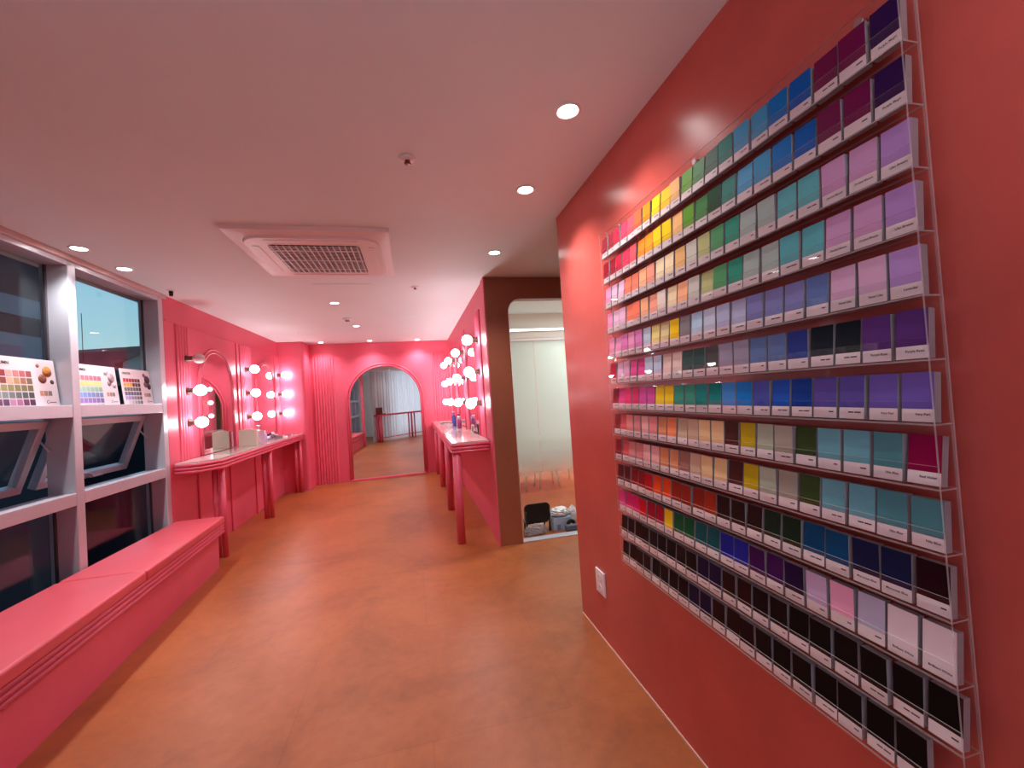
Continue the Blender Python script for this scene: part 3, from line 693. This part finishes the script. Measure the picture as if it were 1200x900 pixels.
bottle(-2.03, 6.26, [(0, 0), (0.032, 0), (0.034, 0.01), (0.034, 0.15), (0.016, 0.17), (0, 0.17)], [(0, 0.17), (0.012, 0.17), (0.012, 0.215), (0.024, 0.217), (0.024, 0.228), (0, 0.228)], M_WHITE, M_WHITE, 'tall white pump bottle on the left counter', 'bottles on the left counter')
bottle(-1.97, 6.30, [(0, 0), (0.025, 0), (0.027, 0.01), (0.027, 0.10), (0.012, 0.118), (0, 0.118)], [(0, 0.118), (0.013, 0.118), (0.013, 0.15), (0, 0.15)], M_LAV, M_WHITE, 'short lavender bottle beside the white pump bottle', 'bottles on the left counter')
t = thing('cosmetic_tray', 'grey tray of small cosmetics on the left counter', 'tray', (-2.0, 6.65, CZ))
f = MB(); f.box(-0.10, 0.10, -0.19, 0.19, 0, 0.006); f.box(-0.10, -0.094, -0.19, 0.19, 0.006, 0.03); f.box(0.094, 0.10, -0.19, 0.19, 0.006, 0.03); f.box(-0.094, 0.094, -0.19, -0.184, 0.006, 0.03); f.box(-0.094, 0.094, 0.184, 0.19, 0.006, 0.03)
f.build('tray_body', M_GREYC, t)
rnd = random.Random(11)
for i, (dx, dy, cn, m) in enumerate(((-0.06, -0.13, 'black', M_BLACK), (0.0, -0.12, 'white', M_WHITE), (0.055, -0.10, 'plum', M_PLUM), (-0.04, -0.03, 'cream', M_CREAM), (0.04, -0.01, 'black', M_BLACK), (-0.03, 0.07, 'lavender', M_LAV), (0.045, 0.09, 'grey', M_GREYC))):
    hh = rnd.uniform(0.05, 0.11)
    places = ('front left', 'front middle', 'front right', 'middle left', 'middle right', 'back left', 'back right')
    t = thing('cosmetic_jar', 'small %s cosmetic jar at the %s of the grey tray' % (cn, places[i]), 'jar', (-2.0+dx, 6.65+dy, CZ+0.006), 0, 'cosmetic jars in the grey tray')
    MB().lathe([(0, 0), (0.019, 0), (0.021, 0.004), (0.021, hh*0.65), (0, hh*0.65)], (0, 0, 0), 'z', 16).build('body', m, t)
    MB().lathe([(0, hh*0.65+0.0005), (0.018, hh*0.65+0.0005), (0.018, hh), (0, hh)], (0, 0, 0), 'z', 16).build('lid', M_BLACK if i % 2 else M_WHITE, t)
for i, (x, y, a, lb) in enumerate(((-1.93, 7.0, 0.4, 'makeup brush lying beyond the grey tray'), (-2.0, 7.16, -0.5, 'makeup brush lying slantwise toward the far pier'), (-1.95, 7.4, 0.9, 'makeup brush nearest the far pier on the left counter'))):
    t = thing('makeup_brush', lb, 'brush', (x, y, CZ+0.008), a, 'makeup brushes on the left counter')
    MB().cyl((-0.08, 0, 0), (0.03, 0, 0), 0.004, 0.006, 10).build('handle', M_BLACK, t)
    MB().cyl((0.03, 0, 0), (0.045, 0, 0), 0.0065, 0.007, 10).build('ferrule', M_ALU, t)
    MB().lathe([(0.007, 0.045), (0.0078, 0.06), (0.006, 0.075), (0, 0.08)], (0, 0, 0), 'x', 10).build('bristles', M_PLUM, t)
o = thing('compact_case', 'flat white compact lying on the left counter near the brushes', 'compact', (-1.90, 6.95, CZ)); MB().lathe([(0, 0), (0.035, 0), (0.037, 0.006), (0.035, 0.014), (0, 0.016)], (0, 0, 0), 'z', 24).build('shell', M_WHITE, o)
# right counter
def spray(x, y, hh, r, m, mc, lb):
    bottle(x, y, [(0, 0), (r, 0), (r*1.05, 0.01), (r*1.05, hh*0.66), (r*0.45, hh*0.78), (0, hh*0.78)], [(0, hh*0.78), (r*0.42, hh*0.78), (r*0.42, hh*0.9), (r*0.8, hh*0.92), (r*0.8, hh), (0, hh)], m, mc, lb, 'bottles on the right counter')
spray(0.58, 6.35, 0.21, 0.032, M_BLUE, M_LAV, 'blue spray bottle on the right counter, farthest of the group')
spray(0.62, 6.0, 0.19, 0.030, M_LAV, M_PLUM, 'lavender bottle with plum cap on the right counter')
spray(0.60, 5.78, 0.17, 0.028, M_PLUM, M_WHITE, 'plum bottle with white cap on the right counter')
t = thing('photo_card', 'small pale card propped on the right counter near the front end', 'card', (0.655, 4.95, CZ), 0.0); t.rotation_euler = (0, 0.14, 0)
MB().box(0, 0.004, -0.11, 0.11, 0.0, 0.10, 0.001).build('card', M_CREAM, t); MB().box(-0.0006, 0, -0.09, 0.03, 0.02, 0.08).build('print', M_PLUM, t)
t = thing('clear_bowl', 'clear glass bowl on the right counter before the blue bottle', 'bowl', (0.47, 6.02, CZ))
MB().lathe([(0, 0.003), (0.04, 0.003), (0.06, 0.03), (0.068, 0.065), (0.071, 0.065), (0.063, 0.028), (0.042, 0.0), (0, 0.0)], (0, 0, 0), 'z', 24).build('bowl_body', MATS.get('x') or bpy.data.materials['frosty_acrylic'], t)
t = thing('dark_tray', 'thin dark tray lying at the far end of the right counter', 'tray', (0.52, 7.2, CZ)); MB().prism(rsq(0, 0, 0.10, 0.16, 0.02), 'z', 0.0, 0.012).build('tray_body', M_GREYC, t); MB().box(-0.07, 0.07, -0.12, 0.12, 0.0125, 0.02, 0.002).build('tray_liner', M_BLACK, t)

# ------------------------------------------------------------------ acrylic rack with the colour pads
NR, NC = 13, 21
YR, PITCH, RZ, RP = 0.553, 0.0592, 1.300, 0.1160
YL = YR+NC*PITCH
rack = thing('swatch_rack', 'large clear acrylic rack of thirteen shelves on the right wall', 'display rack', (0, 0, 0))
AM = [M_ACRYL, M_AEDGE]
MB().box(0.9345, 0.9385, YR-0.002, YL+0.012, 0.565, 2.135, edge_mi=1, thin='x').build('back_panel', AM, rack)
for ya, yb in ((YR-0.0015, YR+0.0012), (YL-0.0012, YL+0.0015)):
    MB().box(0.8935, 0.9343, ya, yb, 0.58, 2.12, edge_mi=1, thin='y').build('end_panel', AM, rack)
M_STEEL = mat('brushed_steel', (190, 180, 180), 0.3, metal=1.0, noise=0.03)
for y in (YR+0.10, (YR+YL)/2, YL-0.10):
    for z in (0.59, 2.12):
        MB().cyl((0.9387, y, z), (0.9565, y, z), 0.009, seg=14).build('standoff', M_STEEL, rack)
def zrow(i): return RZ+(6-i)*RP      # i = 0 at the top
for i in range(NR):
    z = zrow(i)
    f = MB(); f.box(0.893, 0.934, YR, YL, z-0.0035, z-0.0005, edge_mi=1, thin='z'); f.box(0.893, 0.8955, YR, YL, z-0.0004, z+0.040, edge_mi=1, thin='x')
    f.build('shelf_tray', AM, rack)

PAL = {'dark red': (150, 10, 38), 'crimson': (205, 28, 62), 'rose red': (226, 48, 84), 'coral rose': (244, 84, 96), 'coral orange': (252, 104, 62), 'orange': (255, 140, 30), 'amber': (255, 158, 24),
 'yellow': (250, 205, 24), 'golden yellow': (240, 190, 40), 'warm tan': (238, 184, 120), 'lime green': (98, 158, 40), 'leaf green': (56, 128, 56), 'dark green': (18, 78, 44), 'teal': (28, 130, 116), 'sky blue': (60, 158, 206),
 'bright blue': (0, 118, 198), 'deep blue': (0, 92, 180), 'dark plum': (112, 12, 72), 'dark violet': (46, 12, 74), 'pink': (240, 150, 190), 'pale lilac pink': (232, 184, 210), 'coral': (250, 128, 100),
 'peach': (252, 180, 136), 'salmon peach': (248, 162, 136), 'cream': (244, 220, 178), 'off-white': (240, 222, 208), 'light grey': (206, 202, 190), 'pale olive': (188, 190, 130), 'mid green': (82, 156, 100),
 'sea green': (50, 150, 124), 'grey-green': (166, 184, 176), 'aqua': (92, 178, 184), 'orchid lilac': (206, 154, 196), 'lilac': (180, 140, 204), 'orchid pink': (226, 130, 190), 'pale blue': (196, 206, 226),
 'pale yellow': (242, 222, 140), 'pale khaki': (226, 204, 150), 'mid grey': (136, 130, 132), 'ice blue': (186, 210, 232), 'pale periwinkle': (182, 186, 216), 'periwinkle': (130, 132, 188), 'slate blue': (98, 122, 178),
 'pastel lilac': (222, 178, 208), 'lavender': (188, 150, 214), 'mauve pink': (224, 160, 190), 'magenta pink': (226, 76, 144), 'beige pink': (236, 206, 194), 'dark pine': (52, 84, 80), 'charcoal': (78, 78, 78), 'grey mauve': (158, 150, 170),
 'steel blue': (94, 120, 168), 'navy blue': (40, 60, 140), 'black teal': (14, 30, 40), 'purple': (92, 50, 122), 'hot pink': (242, 66, 142), 'hot rose': (240, 52, 112), 'deep rose': (222, 50, 104), 'magenta': (214, 76, 158),
 'jade green': (52, 152, 128), 'deep teal': (0, 132, 126), 'cornflower blue': (66, 140, 212), 'azure blue': (0, 122, 204), 'indigo blue': (72, 84, 172), 'royal blue': (22, 84, 186), 'cobalt blue': (10, 62, 152), 'violet indigo': (92, 78, 160), 'violet': (112, 92, 178),
 'red coral': (222, 84, 84), 'salmon pink': (238, 138, 134), 'dusty pink': (218, 130, 128), 'pale pink': (240, 172, 168), 'terracotta tan': (222, 142, 98), 'bright coral': (250, 140, 92), 'beige tan': (206, 180, 148), 'beige': (210, 174, 146), 'tan': (238, 196, 144),
 'chocolate brown': (74, 30, 24), 'mustard': (196, 168, 16), 'sage grey': (176, 182, 158), 'stone beige': (168, 158, 142), 'olive green': (52, 74, 34), 'light teal': (104, 166, 178), 'muted teal': (78, 134, 142), 'burgundy': (140, 0, 66), 'brown mauve': (164, 110, 96), 'clay': (228, 150, 108),
 'maroon': (96, 6, 16), 'blood red': (150, 8, 18), 'red': (190, 16, 24), 'orange-red': (242, 74, 14), 'brick red': (150, 36, 18), 'rust': (168, 44, 16), 'black brown': (40, 12, 12), 'bottle green': (14, 42, 26), 'petrol blue': (4, 72, 116), 'navy': (20, 28, 66), 'black maroon': (36, 6, 18),
 'fuchsia': (232, 34, 116), 'bright red': (214, 14, 30), 'cherry': (170, 10, 42), 'emerald green': (10, 92, 52), 'dark teal': (10, 90, 96), 'ultramarine': (28, 40, 160), 'aubergine': (64, 16, 84), 'midnight violet': (34, 12, 58), 'pale lilac': (206, 176, 210), 'baby pink': (250, 172, 204),
 'lavender grey': (196, 190, 214), 'warm white': (244, 226, 228), 'near-black': (22, 10, 14), 'indigo black': (26, 14, 56), 'black': (14, 8, 12)}
ROWS = [
 'dark red,dark red,crimson,rose red,coral rose,coral orange,orange,yellow,golden yellow,warm tan,lime green,leaf green,dark green,teal,sky blue,sky blue,bright blue,deep blue,dark plum,dark plum,dark violet',
 'dark red,dark red,crimson,rose red,coral rose,orange,amber,yellow,yellow,warm tan,lime green,leaf green,dark green,teal,sky blue,sky blue,bright blue,deep blue,dark plum,dark plum,dark violet',
 'pink,pale lilac pink,pale lilac pink,coral,coral,peach,salmon peach,cream,cream,warm tan,light grey,pale olive,mid green,sea green,grey-green,grey-green,aqua,aqua,orchid lilac,orchid lilac,lilac',
 'pink,pale lilac pink,pale lilac pink,coral,coral,peach,salmon peach,off-white,cream,peach,light grey,pale olive,mid green,sea green,grey-green,grey-green,aqua,aqua,orchid lilac,orchid lilac,lilac',
 'pink,pink,orchid pink,pink,orchid pink,pale blue,pale yellow,pale khaki,yellow,mid grey,ice blue,pale blue,pale periwinkle,pale periwinkle,periwinkle,periwinkle,periwinkle,slate blue,pastel lilac,pastel lilac,lavender',
 'crimson,pale lilac pink,mauve pink,magenta pink,magenta pink,pale blue,pale blue,beige pink,beige pink,dark pine,dark pine,charcoal,grey mauve,grey mauve,steel blue,steel blue,navy blue,black teal,black teal,purple,purple',
 'dark red,hot pink,hot rose,deep rose,magenta,magenta,yellow,yellow,jade green,jade green,deep teal,deep teal,cornflower blue,azure blue,indigo blue,royal blue,cobalt blue,violet indigo,violet indigo,violet,violet',
 'blood red,red coral,salmon pink,dusty pink,pale pink,salmon pink,terracotta tan,bright coral,beige tan,beige,tan,tan,chocolate brown,mustard,sage grey,stone beige,olive green,light teal,light teal,muted teal,burgundy',
 'blood red,red coral,dusty pink,dusty pink,pale pink,pale pink,terracotta tan,clay,brown mauve,beige,tan,tan,chocolate brown,mustard,sage grey,stone beige,olive green,light teal,light teal,muted teal,muted teal',
 'maroon,maroon,blood red,blood red,red,orange-red,orange-red,brick red,brick red,brick red,rust,black brown,black brown,black brown,bottle green,bottle green,petrol blue,petrol blue,navy,navy,black maroon',
 'hot pink,fuchsia,fuchsia,bright red,cherry,cherry,yellow,emerald green,emerald green,dark teal,dark teal,ultramarine,ultramarine,aubergine,aubergine,midnight violet,pale lilac,baby pink,lavender grey,warm white,warm white',
 'black brown,black brown,black brown,black brown,near-black,near-black,near-black,near-black,near-black,indigo black,indigo black,black brown,black brown,near-black,near-black,black,black,black,black,black,black',
 'black brown,black brown,black brown,black brown,near-black,near-black,near-black,near-black,indigo black,indigo black,black brown,black brown,black maroon,near-black,black,black,black,black,black,black,']
NAMES = {(2, 20): 'Lilac Breeze', (2, 19): 'Orchid Bloom', (2, 18): 'Orchid Bloom', (3, 20): 'Lilac Breeze', (3, 19): 'Orchid Bloom', (3, 18): 'Orchid Bloom', (4, 20): 'Lavender', (4, 19): 'Pastel Lilac', (4, 18): 'Pastel Lilac',
 (5, 20): 'Purple Rose', (5, 19): 'Purple Rose', (6, 20): 'Very Peri', (6, 19): 'Very Peri', (7, 19): 'Nile Blue', (8, 20): 'Nile Blue', (8, 19): 'Nile Blue', (7, 20): 'Red Violet', (0, 20): 'Purple Magic', (1, 20): 'Purple Magic',
 (9, 19): 'Moroccan Blue', (9, 18): 'Moroccan Blue', (10, 20): 'Brilliant White', (10, 19): 'Brilliant White'}
ORD = 'first second third fourth fifth sixth seventh eighth ninth tenth eleventh twelfth thirteenth fourteenth fifteenth sixteenth seventeenth eighteenth nineteenth twentieth twenty-first'.split()
PW, PH, PD, ST = 0.0518, 0.091, 0.017, 0.0235
# the kind, built once: local x = 0 is the front face, y across, z up
def sw_mesh(fn, name, m):
    o = fn(MB()).build(name, m); me = o.data; bpy.data.objects.remove(o); return me
ME_BLOCK = sw_mesh(lambda b: b.box(0.0008, PD, -PW/2, PW/2, 0, PH, 0.0006, 1), 'paper_block', M_PAPER)
ME_COVER = sw_mesh(lambda b: b.box(0.0, 0.0007, -PW/2, PW/2, ST+0.0002, PH), 'colour_cover', M_WHITE)
ME_STRIP = sw_mesh(lambda b: b.box(0.0, 0.0007, -PW/2, PW/2, 0.0, ST), 'name_strip', M_STRIP)
TXT = {}
def name_mesh(key):
    if key in TXT: return TXT[key]
    if isinstance(key, str):
        me = text_mesh(key, 0.0062)
        for v in me.vertices: v.co = Vector((-0.0003, -v.co.x-PW/2+0.006, v.co.y+0.0118))
    else:
        rnd = random.Random(key); f = MB(); x = 0.0
        for k in range(rnd.choice((1, 2, 2))):
            L_ = rnd.uniform(0.008, 0.015); f.box(-0.0003, -0.0001, -PW/2+0.006+x, -PW/2+0.006+x+L_, 0.0125, 0.0152); x += L_+0.002
        me = sw_mesh(lambda b: f, 'lettering', M_INK)
        me.materials.clear()
    me.materials.append(M_INK); TXT[key] = me
    return me
SHELF = ['top', 'second', 'third', 'fourth', 'fifth', 'sixth', 'seventh', 'eighth', 'ninth', 'tenth', 'eleventh', 'twelfth', 'bottom']
rnd = random.Random(21)
def link(me, name, parent, m=None):
    o = bpy.data.objects.new(name, me); COL.objects.link(o); o.parent = parent
    if m is not None:
        o.material_slots[0].link = 'OBJECT'; o.material_slots[0].material = m
    return o
for i, row in enumerate(ROWS):
    for j, cn in enumerate(row.split(',')):
        if not cn: continue
        y = YL-(j+0.5)*PITCH
        lb = '%s colour pad, %s from the left on the %s acrylic shelf' % (cn, ORD[j], SHELF[i])
        t = thing('colour_pad', lb, 'colour pad', (0.8975+rnd.uniform(0, 0.003), y+rnd.uniform(-0.0012, 0.0012), zrow(i)), rnd.uniform(-0.02, 0.02), 'colour pads on the %s shelf' % SHELF[i])
        lean = rnd.uniform(0.05, 0.13)
        if (i, j) == (7, 20): lean = 0.17
        t.rotation_euler = (0, lean, rnd.uniform(-0.03, 0.03))
        t.location.z += 0.0006+PD*math.sin(lean)
        m = mat('pad_'+cn.replace(' ', '_'), PAL[cn], 0.5, noise=0.01, scale=10, spec=0.12)
        link(ME_BLOCK, 'paper_block', t); link(ME_COVER, 'colour_cover', t, m)
        s_ = link(ME_STRIP, 'name_strip', t)
        link(name_mesh(NAMES.get((i, j), (i*21+j) % 9)), 'lettering', s_)

# ------------------------------------------------------------------ behind the camera (seen in the mirrors)
M_CURT = None
def curtain_mat():
    m = bpy.data.materials.new('sheer_curtain'); m.use_nodes = True; t = m.node_tree; t.nodes.clear()
    df = t.nodes.new('ShaderNodeBsdfDiffuse'); df.inputs[0].default_value = (0.78, 0.80, 0.84, 1)
    tl = t.nodes.new('ShaderNodeBsdfTranslucent'); tl.inputs[0].default_value = (0.75, 0.80, 0.86, 1)
    mx = t.nodes.new('ShaderNodeMixShader'); mx.inputs[0].default_value = 0.45; o = t.nodes.new('ShaderNodeOutputMaterial')
    t.links.new(df.outputs[0], mx.inputs[1]); t.links.new(tl.outputs[0], mx.inputs[2]); t.links.new(mx.outputs[0], o.inputs[0]); return m
M_CURT = curtain_mat()
P0, P1 = Vector((-1.42, 0.93)), Vector((0.93, -1.52)); dv = (P1-P0); ln = dv.length; dv.normalize(); nv = Vector((-dv.y, dv.x))
if nv.dot(Vector((0, 5))-P0) < 0: nv = -nv
cu = thing('curtain', 'long white sheer curtain hung in folds behind the bar table', 'curtain', (0, 0, 0))
bm = bmesh.new(); N = 260; prev = None
for i in range(N+1):
    s0 = ln*i/N; off = 0.028*math.sin(i*0.62)+0.014*math.sin(i*0.23+1)
    p = P0+dv*s0+nv*off
    a = bm.verts.new((p.x, p.y, 0.03)); b_ = bm.verts.new((p.x, p.y, 2.46))
    if prev: f = bm.faces.new((prev[0], a, b_, prev[1])); f.smooth = True
    prev = (a, b_)
me = bpy.data.meshes.new('fabric'); bm.to_mesh(me); bm.free(); me.materials.append(M_CURT)
o = bpy.data.objects.new('fabric', me); COL.objects.link(o); o.parent = cu
MB().sweep([(P0.x, P0.y, 2.475), (P1.x, P1.y, 2.475)], 0.012, 8).build('rail', M_WHITE, cu)
tb = thing('bar_table', 'long narrow red table on slim posts before the curtain', 'table', (0, 0, 0))
A0 = P0+nv*0.07+dv*0.02; A1 = P0+nv*0.07+dv*2.9
def quad(a, b_, d): return [tuple(a), tuple(b_), tuple(b_+nv*d), tuple(a+nv*d)]
MB().prism(quad(A0, A1, 0.26), 'z', 0.90, 0.955).build('tabletop', M_PINK, tb)
for s0 in (0.08, 0.16, 1.62, 1.76, 2.75):
    for d in (0.05, 0.21):
        p = A0+dv*s0+nv*d; MB().cyl((p.x, p.y, 0), (p.x, p.y, 0.90), 0.026, seg=14).build('leg', M_PINK, tb)
rail = MB().prism(quad(A0+nv*0.10, A1+nv*0.10, 0.03), 'z', 0.12, 0.15).build('foot_rail', M_PINK, tb)
p = A0+dv*0.22+nv*0.13
t = thing('brown_case', 'open brown display case at the window end of the bar table', 'case', (p.x, p.y, 0.955), math.atan2(dv.y, dv.x))
MB().box(-0.14, 0.14, -0.09, 0.09, 0, 0.03, 0.004).build('tray', mat('brown_leather', (110, 60, 46), 0.5, noise=0.1), t)
MB().box(-0.14, 0.14, -0.09, -0.07, 0.03, 0.24, 0.004).build('lid', MATS['brown_leather'], t)
struct(MB().box(XR-0.10, XR+0.1, -1.9, -1.6, 0, H).build('wall_corner', M_SIDEWALL))
